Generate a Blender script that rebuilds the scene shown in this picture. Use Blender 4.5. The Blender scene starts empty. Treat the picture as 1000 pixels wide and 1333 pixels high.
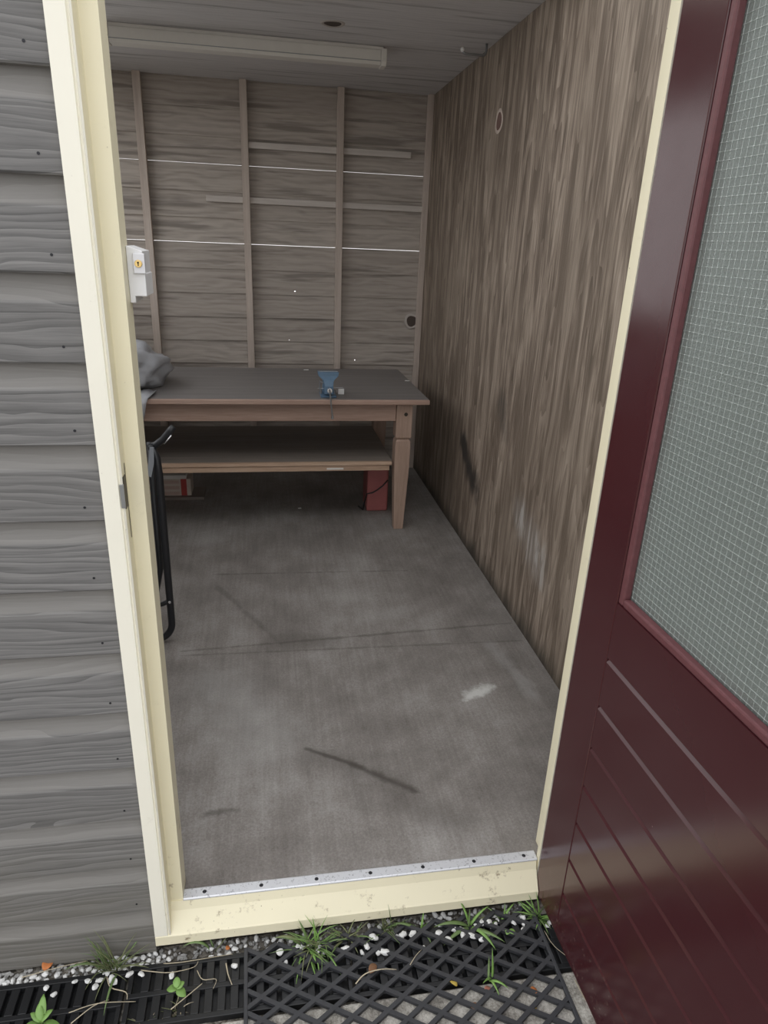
import bpy, bmesh, math, random
from mathutils import Vector, Matrix, noise
R_ = random.Random(7)
PI = math.pi
S = bpy.context.scene
COL = S.collection

# ------------------------------------------------------------------ camera, sky, exposure
def cam_axes(yaw, pitch, roll):
    cy, sy, cp, sp, cr, sr = math.cos(yaw), math.sin(yaw), math.cos(pitch), math.sin(pitch), math.cos(roll), math.sin(roll)
    fw = Vector((sy*cp, cy*cp, -sp)); rt = Vector((cy, -sy, 0)); up = rt.cross(fw)
    return cr*rt + sr*up, -sr*rt + cr*up, fw
cd = bpy.data.cameras.new('camera'); cam = bpy.data.objects.new('camera', cd); COL.objects.link(cam)
r_, u_, f_ = cam_axes(0.1788, 0.3748, 0.0424)
M = Matrix((r_, u_, -f_)).transposed().to_4x4(); M.translation = (0.2945, -1.1985, 1.5881)
cam.matrix_world = M
cd.sensor_fit = 'VERTICAL'; cd.sensor_height = 36; cd.sensor_width = 27; cd.lens = 883.61/1333*36; cd.clip_start = .02
S.camera = cam

W = bpy.data.worlds.new('sky'); S.world = W; W.use_nodes = True
wn = W.node_tree.nodes; wl = W.node_tree.links; wn.clear()
wo = wn.new('ShaderNodeOutputWorld'); wb = wn.new('ShaderNodeBackground'); wl.new(wb.outputs[0], wo.inputs[0])
tc = wn.new('ShaderNodeTexCoord'); sx = wn.new('ShaderNodeSeparateXYZ'); wr = wn.new('ShaderNodeValToRGB')
wl.new(tc.outputs['Generated'], sx.inputs[0]); wl.new(sx.outputs['Z'], wr.inputs[0]); wl.new(wr.outputs[0], wb.inputs[0])
wr.color_ramp.elements[0].position = 0; wr.color_ramp.elements[0].color = (.84, .84, .84, 1)
wr.color_ramp.elements[1].position = .8; wr.color_ramp.elements[1].color = (.97, .98, 1.0, 1)
wb.inputs[1].default_value = 1.25

V = S.view_settings
V.view_transform = 'Standard'; V.look = 'None'; V.gamma = 1; V.use_curve_mapping = False; V.exposure = .6
S.cycles.use_denoising = True
S.cycles.max_bounces = 14; S.cycles.diffuse_bounces = 8; S.cycles.transmission_bounces = 10
S.cycles.caustics_refractive = True; S.cycles.sample_clamp_indirect = 6

# ------------------------------------------------------------------ node helpers
class NT:
    def __init__(s, name):
        s.m = bpy.data.materials.new(name); s.m.use_nodes = True
        s.t = s.m.node_tree; s.n = s.t.nodes; s.l = s.t.links
        s.b = s.n['Principled BSDF']
        s.co = s.n.new('ShaderNodeTexCoord').outputs['Object']
    def set(s, sock, v):
        if hasattr(v, 'is_linked') or isinstance(v, bpy.types.NodeSocket): s.l.new(v, sock)
        else:
            if isinstance(v, (tuple, list)) and len(v) == 3 and sock.type == 'RGBA': v = (*v, 1)
            sock.default_value = v
    def math(s, op, a, b=0, c=None, clamp=False):
        n = s.n.new('ShaderNodeMath'); n.operation = op; n.use_clamp = clamp
        s.set(n.inputs[0], a); s.set(n.inputs[1], b)
        if c is not None: s.set(n.inputs[2], c)
        return n.outputs[0]
    def vm(s, op, a, b=(0, 0, 0), out=0):
        n = s.n.new('ShaderNodeVectorMath'); n.operation = op
        s.set(n.inputs[0], a)
        if op == 'SCALE': s.set(n.inputs['Scale'], b)
        else: s.set(n.inputs[1], b)
        return n.outputs[out]
    def xyz(s, v=None):
        n = s.n.new('ShaderNodeSeparateXYZ'); s.set(n.inputs[0], v or s.co); return n.outputs
    def comb(s, x, y, z):
        n = s.n.new('ShaderNodeCombineXYZ')
        for i, v in enumerate((x, y, z)): s.set(n.inputs[i], v)
        return n.outputs[0]
    def map(s, sc=(1, 1, 1), v=None, loc=(0, 0, 0)):
        n = s.n.new('ShaderNodeMapping'); s.set(n.inputs[0], v or s.co); n.inputs['Scale'].default_value = sc; n.inputs['Location'].default_value = loc
        return n.outputs[0]
    def noise(s, v, scale=5, detail=4, rough=.55, dist=0):
        n = s.n.new('ShaderNodeTexNoise'); s.set(n.inputs['Vector'], v)
        n.inputs['Scale'].default_value = scale; n.inputs['Detail'].default_value = detail
        n.inputs['Roughness'].default_value = rough; n.inputs['Distortion'].default_value = dist
        return n.outputs[0]
    def voro(s, v, scale, feature='F1', out=0, rand=1):
        n = s.n.new('ShaderNodeTexVoronoi'); n.feature = feature; s.set(n.inputs['Vector'], v)
        n.inputs['Scale'].default_value = scale; n.inputs['Randomness'].default_value = rand
        return n.outputs[out]
    def wave(s, v, scale, dist, detail=2, dscale=1, axis='X', prof='SIN'):
        n = s.n.new('ShaderNodeTexWave'); n.wave_type = 'BANDS'; n.bands_direction = axis; n.wave_profile = prof
        s.set(n.inputs['Vector'], v); n.inputs['Scale'].default_value = scale; n.inputs['Distortion'].default_value = dist
        n.inputs['Detail'].default_value = detail; n.inputs['Detail Scale'].default_value = dscale
        return n.outputs[1]
    def ramp(s, v, stops):
        n = s.n.new('ShaderNodeValToRGB'); s.set(n.inputs[0], v); e = n.color_ramp.elements
        while len(e) < len(stops): e.new(.5)
        for k, (p, c) in zip(e, stops):
            k.position = p; k.color = (*c, 1) if len(c) == 3 else c
        return n.outputs[0]
    def mr(s, v, a, b, c=0, d=1):
        n = s.n.new('ShaderNodeMapRange'); n.interpolation_type = 'SMOOTHSTEP'
        s.set(n.inputs[0], v); n.inputs[1].default_value = a; n.inputs[2].default_value = b
        n.inputs[3].default_value = c; n.inputs[4].default_value = d
        return n.outputs[0]
    def mix(s, f, a, b, mode='MIX'):
        n = s.n.new('ShaderNodeMix'); n.data_type = 'RGBA'; n.blend_type = mode
        s.set(n.inputs[0], f); s.set(n.inputs[6], a); s.set(n.inputs[7], b); return n.outputs[2]
    def seg(s, p, a, b):      # distance of vector p to the segment a-b
        a = Vector(a); b = Vector(b); ba = b - a
        pa = s.vm('SUBTRACT', p, tuple(a))
        h = s.math('DIVIDE', s.vm('DOT_PRODUCT', pa, tuple(ba), 1), ba.length_squared, clamp=True)
        pr = s.vm('SCALE', tuple(ba), h)
        return s.vm('LENGTH', s.vm('SUBTRACT', pa, pr), out=1)
    def bump(s, h, strength=.3, dist=.002):
        n = s.n.new('ShaderNodeBump'); n.inputs['Strength'].default_value = strength; n.inputs['Distance'].default_value = dist
        s.set(n.inputs['Height'], h); s.l.new(n.outputs[0], s.b.inputs['Normal'])
    def fin(s, col, rough=.6, metal=0, **k):
        s.set(s.b.inputs['Base Color'], col); s.set(s.b.inputs['Roughness'], rough); s.b.inputs['Metallic'].default_value = metal
        for kk, v in k.items(): s.set(s.b.inputs[kk.replace('_', ' ')], v)
        return s.m

def plain(name, c, rough=.6, metal=0, var=.12, sc=25, bump=.0, **k):
    t = NT(name); n = t.noise(t.co, sc, 3)
    col = t.mix(n, tuple(x*(1-var) for x in c), tuple(min(1, x*(1+var)) for x in c))
    if bump: t.bump(t.noise(t.co, sc*4, 3), bump)
    return t.fin(col, rough, metal, **k)

PITCH = .1418; Z0 = .107
def m_siding():
    t = NT('weathered_siding'); x, y, z = t.xyz()
    b = t.math('FLOOR', t.math('DIVIDE', t.math('SUBTRACT', z, Z0), PITCH))
    off = t.math('MULTIPLY', t.math('FRACT', t.math('MULTIPLY', t.math('SINE', t.math('MULTIPLY', b, 12.99)), 437.5)), 9)
    p = t.comb(t.math('ADD', x, off), off, z)
    kn = t.voro(t.map((2.2, .01, 5.5), p), 1.0)
    knot = t.mr(kn, .03, .3, 1, 0)
    warp = t.math('ADD', t.math('MULTIPLY', t.noise(t.map((1.6, 1, 9), p), 1, 2), .10), t.math('MULTIPLY', knot, .045))
    q = t.comb(t.math('MULTIPLY', t.math('ADD', x, off), .12), off, t.math('ADD', z, warp))
    q2 = t.comb(t.math('ADD', x, off), off, t.math('ADD', z, t.math('MULTIPLY', warp, .6)))
    rings = t.wave(q, 22, 3.5, 2, 2.5, 'Z', 'SAW')
    fine = t.noise(t.map((2.6, 1, 170), q2), 1, 5, .75)
    fine2 = t.noise(t.map((9, 1, 420), q2), 1, 3, .75)
    h = t.math('ADD', t.math('MULTIPLY', rings, .26), t.math('ADD', t.math('MULTIPLY', fine, .55), t.math('MULTIPLY', fine2, .32)))
    c = t.ramp(h, [(.33, (.078, .076, .076)), (.47, (.130, .127, .126)), (.6, (.172, .168, .166)), (.80, (.25, .245, .24))])
    tone = t.math('FRACT', t.math('MULTIPLY', off, 3.7))
    c = t.mix(t.math('MULTIPLY', tone, .28), c, (.12, .115, .11))
    core = t.mr(kn, .012, .05, 1, 0)
    c = t.mix(t.math('MULTIPLY', core, .7), c, (.10, .085, .07))
    low = t.mr(z, -.02, .55, .75, 0)
    lown = t.math('MULTIPLY', low, t.noise(t.map((5, 1, 14)), 1, 4), clamp=True)
    c = t.mix(lown, c, (.135, .12, .085))
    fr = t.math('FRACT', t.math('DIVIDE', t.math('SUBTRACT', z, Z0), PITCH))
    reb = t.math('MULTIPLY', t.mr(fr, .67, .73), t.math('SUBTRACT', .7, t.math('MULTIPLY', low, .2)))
    c = t.mix(reb, c, (.21, .20, .187))  # rebate band mixed paler: sheltered wood, plus skylight on its slope painted in
    t.bump(h, .28, .002)
    return t.fin(c, .8)
def m_planks(name, cols, axis='Z', sc=8, zp=.146, z0=1.558, speck=True):
    t = NT(name); x, y, z = t.xyz()
    w = z if axis == 'Z' else y
    b = t.math('FLOOR', t.math('DIVIDE', t.math('SUBTRACT', w, z0), zp))
    off = t.math('MULTIPLY', t.math('FRACT', t.math('MULTIPLY', t.math('SINE', t.math('MULTIPLY', b, 7.13)), 321.7)), 7)
    p = t.comb(t.math('ADD', x, off), off, w)
    q = t.comb(t.math('MULTIPLY', t.math('ADD', x, off), .25), off, t.math('ADD', w, t.math('MULTIPLY', t.noise(t.map((2.2, 1, 9), p), 1, 3), .16)))
    h = t.math('ADD', t.math('MULTIPLY', t.wave(q, sc, 2, 2, 2, 'Z'), .2), t.math('MULTIPLY', t.noise(t.map((1.6, 1, 60), p), 1, 5, .7), .8))
    c = t.ramp(h, [(.15, cols[0]), (.5, cols[1]), (.85, cols[2])])
    tone = t.math('FRACT', t.math('MULTIPLY', off, 5.3))
    c = t.mix(t.math('MULTIPLY', tone, .35), c, cols[0])
    blot = t.mr(t.noise(t.map((1.5, 1, 24), p), 1, 4), .52, .66)
    c = t.mix(t.math('MULTIPLY', blot, .6), c, tuple(v*.5 for v in cols[0]))
    t.bump(h, .3, .002)
    return t.fin(c, .75)
def m_plywood():
    t = NT('stained_plywood'); x, y, z = t.xyz()
    n1 = t.noise(t.comb(t.math('MULTIPLY', y, 5.0), t.math('MULTIPLY', z, .42), 3.0), 1, 2, .5)
    rings = t.wave(t.comb(t.math('ADD', n1, t.math('MULTIPLY', y, .25)), 0, t.math('MULTIPLY', z, .02)), 8.0, .9, 2, 3, 'X', 'SAW')
    patch = t.mr(t.noise(t.comb(t.math('MULTIPLY', y, 17), t.math('MULTIPLY', z, 1.7), 8), 1, 4, .65, .6), .40, .62)
    fine = t.noise(t.comb(t.math('MULTIPLY', y, 120), t.math('MULTIPLY', z, 3.5), 0), 1, 5, .7)
    fib = t.noise(t.comb(t.math('MULTIPLY', y, 320), t.math('MULTIPLY', z, 9), 4), 1, 3, .7)
    h = t.math('ADD', t.math('MULTIPLY', t.math('ADD', t.math('MULTIPLY', rings, .5), t.math('MULTIPLY', patch, .75)), .30), t.math('ADD', t.math('MULTIPLY', fine, .5), t.math('MULTIPLY', fib, .35)))
    c = t.ramp(h, [(.32, (.082, .061, .045)), (.50, (.160, .123, .094)), (.66, (.285, .228, .180)), (.85, (.46, .385, .315))])
    # pale worn grain low down, dark mildew marks and a chalky rub mark
    big = t.mr(t.noise(t.map((1, 1.3, .8)), 1.6, 3), .42, .62)
    c = t.mix(t.math('MULTIPLY', big, .35), c, (.15, .115, .085))
    P = t.comb(0, y, z)
    jit = t.math('MULTIPLY', t.math('SUBTRACT', t.noise(t.map((1, 14, 9)), 1, 4), .5), .16)
    d1 = t.math('ADD', t.seg(P, (0, 2.20, .62), (0, 1.94, .46)), jit)
    c = t.mix(t.mr(d1, .01, .10, .9, 0), c, (.03, .028, .026))
    d1b = t.math('ADD', t.seg(P, (0, 1.66, .96), (0, 1.60, .86)), jit)
    c = t.mix(t.mr(d1b, .0, .085, .5, 0), c, (.05, .045, .04))
    d2 = t.math('ADD', t.seg(P, (0, 1.30, .56), (0, 1.06, .45)), jit)
    c = t.mix(t.math('MULTIPLY', t.mr(d2, .0, .13, .8, 0), t.mr(patch, .1, .9, .25, 1)), c, (.46, .44, .42))
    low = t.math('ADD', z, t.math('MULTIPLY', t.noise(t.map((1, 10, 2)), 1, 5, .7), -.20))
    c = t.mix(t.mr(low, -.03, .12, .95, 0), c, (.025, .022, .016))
    c = t.mix(t.mr(t.math('ADD', y, jit), .15, 1.1, .4, 0), c, (.13, .095, .055))
    t.bump(h, .25, .0015)
    return t.fin(c, .62)
def m_floor():
    t = NT('worn_concrete'); x, y, z = t.xyz()
    big = t.noise(t.map((1, 1, 1)), 2.2, 5, .6); mid = t.noise(t.co, 9, 5, .65); fin = t.noise(t.co, 170, 4, .75)
    br = t.noise(t.map((70, 3, 1)), 1, 4, .7)
    h = t.math('ADD', t.math('MULTIPLY', big, .42), t.math('ADD', t.math('MULTIPLY', mid, .15), t.math('ADD', t.math('MULTIPLY', fin, .3), t.math('MULTIPLY', br, .15))))
    c = t.ramp(h, [(.36, (.118, .104, .095)), (.51, (.225, .206, .191)), (.66, (.37, .353, .337))])
    P = t.comb(x, y, 0)
    jit = t.math('MULTIPLY', t.math('SUBTRACT', t.noise(t.co, 11, 5, .65), .5), .10)
    def stain(a, b, w, amt, colr, j=1.0):
        nonlocal c
        d = t.math('ADD', t.seg(P, (*a, 0), (*b, 0)), t.math('MULTIPLY', jit, j))
        c = t.mix(t.mr(d, 0, w, amt, 0), c, colr)
    dk = (.07, .06, .052)
    stain((.39, .53), (.55, .43), .013, .85, dk, .25)
    stain((.53, .44), (.70, .31), .022, .9, dk, .45)
    stain((.42, .49), (.66, .34), .07, .30, dk)
    stain((.52, .43), (.54, .28), .05, .25, dk)
    stain((.66, .26), (.80, .18), .09, .35, dk)
    stain((-.06, 1.13), (1.30, 1.21), .012, .5, dk, .35)
    stain((-.05, 1.10), (1.30, 1.07), .009, .4, dk, .3)
    stain((0.02, 1.78), (.95, 1.745), .010, .5, dk, .3)
    stain((.34, 1.16), (.48, 1.15), .13, .4, dk)
    stain((.05, 1.65), (.32, 1.15), .02, .35, dk, .6)
    stain((1.16, 1.05), (1.22, .70), .05, .22, (.5, .5, .49))
    stain((.99, .735), (1.07, .77), .04, .9, (.58, .58, .56), 1.6)
    stain((.10, .9), (.25, .6), .22, .22, (.5, .5, .49), 2)
    stain((.10, .30), (.17, .31), .02, .6, dk)
    pits = t.mr(t.voro(t.co, 26), .02, .07, 1, 0)
    pits = t.math('MULTIPLY', pits, t.mr(t.noise(t.co, 5, 2), .5, .6))
    c = t.mix(t.math('MULTIPLY', pits, .6), c, (.05, .045, .04))
    t.bump(t.math('ADD', fin, br), .35, .002)
    return t.fin(c, .78)
def m_paint(name, col, dirt=.5):
    t = NT(name); x, y, z = t.xyz()
    n = t.noise(t.co, 6, 4); c = t.mix(n, tuple(v*.95 for v in col), tuple(min(1, v*1.04) for v in col))
    sp = t.mr(t.voro(t.co, 55), .03, .09, 1, 0)
    sp = t.math('MULTIPLY', sp, t.mr(t.noise(t.co, 8, 4, .7), .54, .66))
    c = t.mix(t.math('MULTIPLY', sp, dirt), c, (.14, .10, .06))
    g = t.math('MULTIPLY', t.mr(t.noise(t.co, 22, 5, .75), .58, .74), t.mr(z, .08, .45, 1, .12))
    c = t.mix(t.math('MULTIPLY', g, dirt), c, (.22, .16, .09))
    t.bump(t.noise(t.map((30, 30, 3)), 3, 4), .12, .001)
    return t.fin(c, .42)
def m_maroon():
    t = NT('maroon_gloss_paint'); x, y, z = t.xyz()
    n = t.noise(t.co, 4, 4); c = t.mix(n, (.052, .0125, .0155), (.064, .016, .0195))
    sp = t.math('MULTIPLY', t.mr(t.voro(t.co, 38), .02, .05, 1, 0), t.mr(t.noise(t.co, 7, 4), .55, .65))
    c = t.mix(t.math('MULTIPLY', sp, .5), c, (.4, .36, .33))
    lowd = t.math('MULTIPLY', t.mr(z, .02, .28, 1, 0), t.mr(t.noise(t.co, 60, 4, .7), .55, .7))
    c = t.mix(t.math('MULTIPLY', lowd, .55), c, (.17, .13, .11))
    t.bump(t.noise(t.co, 35, 2), .035, .001)
    return t.fin(c, t.math('ADD', .12, t.math('MULTIPLY', t.noise(t.co, 12, 4), .12)), Specular_IOR_Level=.55)
def m_glass():
    t = NT('textured_wired_glass')
    h = t.math('ADD', t.noise(t.co, 260, 2), t.math('MULTIPLY', t.voro(t.co, 330), .8))
    t.bump(h, .55, .0012)
    return t.fin((.44, .49, .465), .30, 0, Transmission_Weight=.74, IOR=1.45)
def m_wood(name, cols, sc=18, axis='X', rough=.6):
    t = NT(name)
    s = {'X': (1.2, 26, 26), 'Z': (26, 26, 1.2), 'Y': (26, 1.2, 26)}[axis]
    h = t.math('ADD', t.math('MULTIPLY', t.noise(t.map(s), 1.2, 4, .6), .6), t.math('MULTIPLY', t.noise(t.map(tuple(k*5 for k in s)), 1.5, 4, .7), .4))
    c = t.ramp(h, [(.3, cols[0]), (.5, cols[1]), (.7, cols[2])])
    t.bump(h, .2, .001)
    return t.fin(c, rough)
def m_ground():
    t = NT('soil_and_grit')
    a = t.noise(t.co, 12, 5, .7); b = t.voro(t.co, 90, out=1); bb = t.voro(t.co, 90)
    c = t.ramp(a, [(.3, (.09, .075, .055)), (.55, (.19, .17, .14)), (.75, (.27, .25, .21))])
    n = t.n.new('ShaderNodeRGBToBW'); t.l.new(b, n.inputs[0])
    c = t.mix(.35, c, t.ramp(n.outputs[0], [(.2, (.06, .055, .045)), (.6, (.24, .22, .2)), (.95, (.5, .49, .46))]))
    t.bump(t.math('SUBTRACT', a, bb), .8, .01)
    return t.fin(c, .95)
def m_slab():
    t = NT('sandy_concrete_paving')
    a = t.noise(t.co, 16, 5, .65); f = t.noise(t.co, 150, 4, .85)
    h = t.math('ADD', t.math('MULTIPLY', a, .55), t.math('MULTIPLY', f, .5))
    c = t.ramp(h, [(.38, (.12, .11, .095)), (.50, (.34, .32, .285)), (.62, (.60, .575, .53))])
    t.bump(f, .7, .003)
    return t.fin(c, .92)
def m_carton():
    t = NT('printed_carton'); x, y, z = t.xyz()
    n = t.noise(t.map((9, 9, 30)), 1, 3)
    c = t.mix(n, (.50, .42, .36), (.70, .62, .55))
    red = t.math('MULTIPLY', t.mr(x, -.236, -.234), t.mr(x, -.202, -.200, 1, 0))
    c = t.mix(red, c, (.45, .07, .06))
    line = t.math('MULTIPLY', t.mr(t.math('FRACT', t.math('MULTIPLY', z, 28)), .4, .45), t.mr(x, -.25, -.24, 1, 0))
    c = t.mix(t.math('MULTIPLY', line, .35), c, (.42, .16, .12))
    return t.fin(c, .7)
def m_metal_strip():
    t = NT('speckled_aluminium')
    sp = t.mr(t.noise(t.co, 130, 4, .75), .56, .66)
    c = t.mix(t.math('MULTIPLY', sp, .75), (.70, .71, .74), (.25, .25, .27))
    return t.fin(c, .45, .35)

MT = dict(
    siding=m_siding(), ply=m_plywood(), floor=m_floor(),
    back=m_planks('back_wall_boards', [(.30, .26, .23), (.47, .42, .375), (.60, .55, .50)]),
    ceil=m_planks('ceiling_boards', [(.55, .54, .55), (.64, .63, .64), (.72, .71, .72)], 'Y', 10, .14, 0),
    cream=m_paint('cream_paint', (.86, .83, .72), .6), yellow=m_paint('yellowed_cream_paint', (.82, .76, .56), .95),
    maroon=m_maroon(), glass=m_glass(),
    wire=plain('glass_wire', (.58, .62, .60), .4, .3),
    bead=plain('dusty_maroon_bead', (.13, .045, .05), .5, var=.3, sc=90),
    stud=m_wood('pale_stud_wood', [(.42, .35, .30), (.53, .45, .395), (.64, .555, .49)], axis='Z'),
    rail=m_wood('rail_wood', [(.50, .45, .41), (.60, .55, .51), (.70, .65, .61)]),
    table=m_wood('worn_table_pine', [(.27, .175, .135), (.39, .265, .21), (.50, .36, .295)]),
    tableleg=m_wood('table_leg_pine', [(.27, .18, .14), (.38, .265, .205), (.48, .345, .275)], axis='Z'),
    top=m_wood('dull_dark_table_top', [(.15, .138, .134), (.19, .177, .172), (.235, .22, .213)], rough=.5),
    shelfb=m_wood('shelf_board', [(.16, .138, .12), (.22, .188, .165), (.28, .245, .215)]),
    shelfe=m_wood('pale_shelf_edge', [(.34, .22, .15), (.50, .35, .25), (.64, .49, .37)]),
    bolt=plain('rusty_bolt', (.07, .06, .05), .5, .7),
    black=plain('black_tube_paint', (.012, .013, .016), .38),
    rubber=plain('black_rubber', (.036, .037, .042), .55, var=.3, sc=60, bump=.15),
    plast=plain('black_grating_plastic', (.011, .0115, .013), .42, var=.3, sc=40),
    chrome=plain('bright_steel', (.75, .76, .78), .25, .9),
    alu=m_metal_strip(), screw=plain('dark_screw', (.03, .03, .035), .5, .6),
    vice=plain('blue_hammered_enamel', (.085, .16, .25), .4, var=.2),
    steel=plain('dull_steel', (.35, .36, .37), .35, .8),
    lock=plain('silver_grey_lock_paint', (.74, .74, .75), .4, .15, var=.05),
    lockl=plain('satin_lock_plate', (.62, .62, .64), .3, .5, var=.05),
    brass=plain('brass', (.70, .50, .20), .3, .9), hole=plain('keyhole_dark', (.01, .01, .01), .8),
    bag=plain('grey_plastic_sack', (.42, .43, .46), .42, var=.35, sc=9), strap=plain('grey_strap', (.26, .28, .31), .7),
    sling=plain('dark_sling_fabric', (.05, .055, .07), .8),
    red=plain('faded_red_plastic', (.36, .115, .11), .5, var=.2, sc=12), carton=m_carton(),
    white=plain('white_plastic', (.86, .86, .85), .4, var=.05), lamp=plain('aged_white_lamp_plastic', (.74, .72, .68), .45, var=.05),
    bounce_white=plain('bounce_white_boards', (.80, .78, .75), .85, var=.06),  # unseen walls whitened to bounce more light into the interior
    knot=plain('dark_knot', (.075, .055, .045), .7), knotr=plain('pale_knot_ring', (.50, .46, .43), .7),
    knotp=plain('pinkish_knot', (.17, .10, .085), .7),
    ground=m_ground(), slab=m_slab(),
    g1=plain('green_grass', (.13, .20, .07), .5, var=.35, sc=40), g2=plain('bright_leaf', (.18, .32, .08), .45, var=.3, sc=60),
    g3=plain('olive_grass', (.17, .19, .09), .6, var=.4, sc=40), straw=plain('dry_straw', (.46, .40, .29), .8, var=.25, sc=50),
    stone=plain('white_stone', (.70, .70, .69), .7, var=.15, sc=60, bump=.2), grav=plain('grey_gravel', (.36, .355, .345), .85, var=.45, sc=90, bump=.3),
    orange=plain('orange_dead_leaf', (.50, .17, .05), .7, var=.3, sc=60), brown=plain('brown_dead_leaf', (.20, .10, .05), .75, var=.3, sc=60),
    ylw=plain('yellow_dead_leaf', (.55, .40, .08), .65, var=.3, sc=60), pink=plain('pinkish_dead_leaf', (.42, .17, .12), .7, var=.3, sc=60),
    web=plain('white_fluff', (.8, .8, .78), .9),
)

# ------------------------------------------------------------------ geometry helpers
def box(bm, x0, x1, y0, y1, z0, z1):
    vs = [bm.verts.new(p) for p in ((x0, y0, z0), (x1, y0, z0), (x1, y1, z0), (x0, y1, z0), (x0, y0, z1), (x1, y0, z1), (x1, y1, z1), (x0, y1, z1))]
    for f in ((3, 2, 1, 0), (4, 5, 6, 7), (0, 1, 5, 4), (1, 2, 6, 5), (2, 3, 7, 6), (3, 0, 4, 7)): bm.faces.new([vs[i] for i in f])
    return vs
def prism(bm, pts, a, b, axis='x'):
    def P(u, v, w): return {'x': (w, u, v), 'y': (u, w, v), 'z': (u, v, w)}[axis]
    A = [bm.verts.new(P(*p, a)) for p in pts]; B = [bm.verts.new(P(*p, b)) for p in pts]
    n = len(pts)
    for i in range(n): bm.faces.new((A[i], A[(i+1) % n], B[(i+1) % n], B[i]))
    bm.faces.new(A[::-1]); bm.faces.new(B)
def tube(bm, pts, r, n=8, caps=True):
    pts = [Vector(p) for p in pts]; rings = []
    rr = r if isinstance(r, (list, tuple)) else [r]*len(pts)
    nrm = None
    for i, p in enumerate(pts):
        d = (pts[min(i+1, len(pts)-1)] - pts[max(i-1, 0)]).normalized()
        if nrm is None: nrm = d.orthogonal().normalized()
        nrm = (nrm - d*nrm.dot(d)).normalized(); bi = d.cross(nrm)
        rings.append([bm.verts.new(p + (nrm*math.cos(2*PI*k/n) + bi*math.sin(2*PI*k/n))*rr[i]) for k in range(n)])
    for a, b in zip(rings, rings[1:]):
        for k in range(n): bm.faces.new((a[k], a[(k+1) % n], b[(k+1) % n], b[k]))
    if caps: bm.faces.new(rings[0][::-1]); bm.faces.new(rings[-1])
def arc(c, u, v, r, a0, a1, n=8):
    c, u, v = Vector(c), Vector(u), Vector(v)
    return [c + u*(r*math.cos(a0+(a1-a0)*i/n)) + v*(r*math.sin(a0+(a1-a0)*i/n)) for i in range(n+1)]
def cyl(bm, a, b, r, n=16, r2=None): tube(bm, [a, b], [r, r if r2 is None else r2], n)
def obj(name, bm, m, parent=None, bev=0, smooth=False, loc=None, seg=2):
    bmesh.ops.recalc_face_normals(bm, faces=bm.faces[:])
    me = bpy.data.meshes.new(name); bm.to_mesh(me); bm.free()
    o = bpy.data.objects.new(name, me); COL.objects.link(o)
    for k in (m if isinstance(m, list) else [m]): me.materials.append(k)
    if smooth:
        for p in me.polygons: p.use_smooth = True
    if bev:
        md = o.modifiers.new('bevel', 'BEVEL'); md.width = bev; md.segments = seg; md.limit_method = 'ANGLE'
    if parent: o.parent = parent
    if loc: o.location = loc
    return o
def B(*a):
    bm = bmesh.new(); box(bm, *a); return bm
def tag(o, label, cat, group=None, kind=None):
    o['label'] = label; o['category'] = cat
    if group: o['group'] = group
    if kind: o['kind'] = kind
    return o
def thing(name, label, cat, loc=(0, 0, 0), rz=0, group=None):
    o = bpy.data.objects.new(name, None); COL.objects.link(o); o.location = loc; o.rotation_euler = (0, 0, rz); o.empty_display_size = .05
    return tag(o, label, cat, group)
def struct(name, bm, m, label, cat, parent=None, bev=0):
    o = obj(name, bm, m, parent, bev); tag(o, label, cat, kind='structure'); return o

# ------------------------------------------------------------------ the setting
ZF, D, WR, WL, ZC = .098, 3.419, 1.3235, -.75, 2.435
fb = bmesh.new(); box(fb, WL, WR, .0965, D+.05, -.06, ZF); box(fb, .0668, .9675, .0665, .0965, .03, ZF); box(fb, .9675, .9855, .0527, .0965, .03, ZF)
struct('floor', fb, MT['floor'], 'grey worn concrete floor inside the shed', 'floor')
g = bmesh.new(); box(g, -14, 14, -14, 4.6, -.30, -.045)
struct('ground', g, MT['ground'], 'soil and grit ground in front of the shed', 'ground')

def siding_bm(x0, x1, zlo, zhi):
    bm = bmesh.new(); k = math.floor((zlo - Z0)/PITCH + .5)
    pts = []
    zb = Z0 + k*PITCH
    pts.append((.052, zb))
    while zb < zhi - .01:
        pts += [(.0125, zb), (.0095, zb+.003), (.0095, zb+.096), (.0110, zb+.100), (.0190, zb+.110), (.0235, zb+.117), (.0262, zb+.124), (.0270, zb+PITCH-.0002)]
        zb += PITCH
    pts.append((.052, zb))
    prism(bm, pts, x0, x1, 'x'); return bm
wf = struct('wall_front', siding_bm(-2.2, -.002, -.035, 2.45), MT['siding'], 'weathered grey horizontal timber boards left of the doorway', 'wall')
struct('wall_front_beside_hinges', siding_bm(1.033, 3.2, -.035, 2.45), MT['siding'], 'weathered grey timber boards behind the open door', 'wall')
struct('wall_front_above_door', B(-.002, 1.033, .014, .052, 2.18, 2.46), MT['siding'], 'grey boarding above the doorway', 'wall')
ib = bmesh.new(); box(ib, WL-.03, -.002, .0525, .085, -.045, ZC); box(ib, 1.033, WR+.02, .0525, .085, -.045, ZC)
struct('wall_front_lining', ib, MT['bounce_white'], 'inner lining of the front wall', 'wall')
# nail heads near the frame on each board
for k in range(13):
    z = Z0 + k*PITCH + .028
    bm = bmesh.new(); cyl(bm, (-.034, .0088, z), (-.034, .0115, z), .0024, 8)
    obj('nail', bm, MT['screw'], wf)

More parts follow.
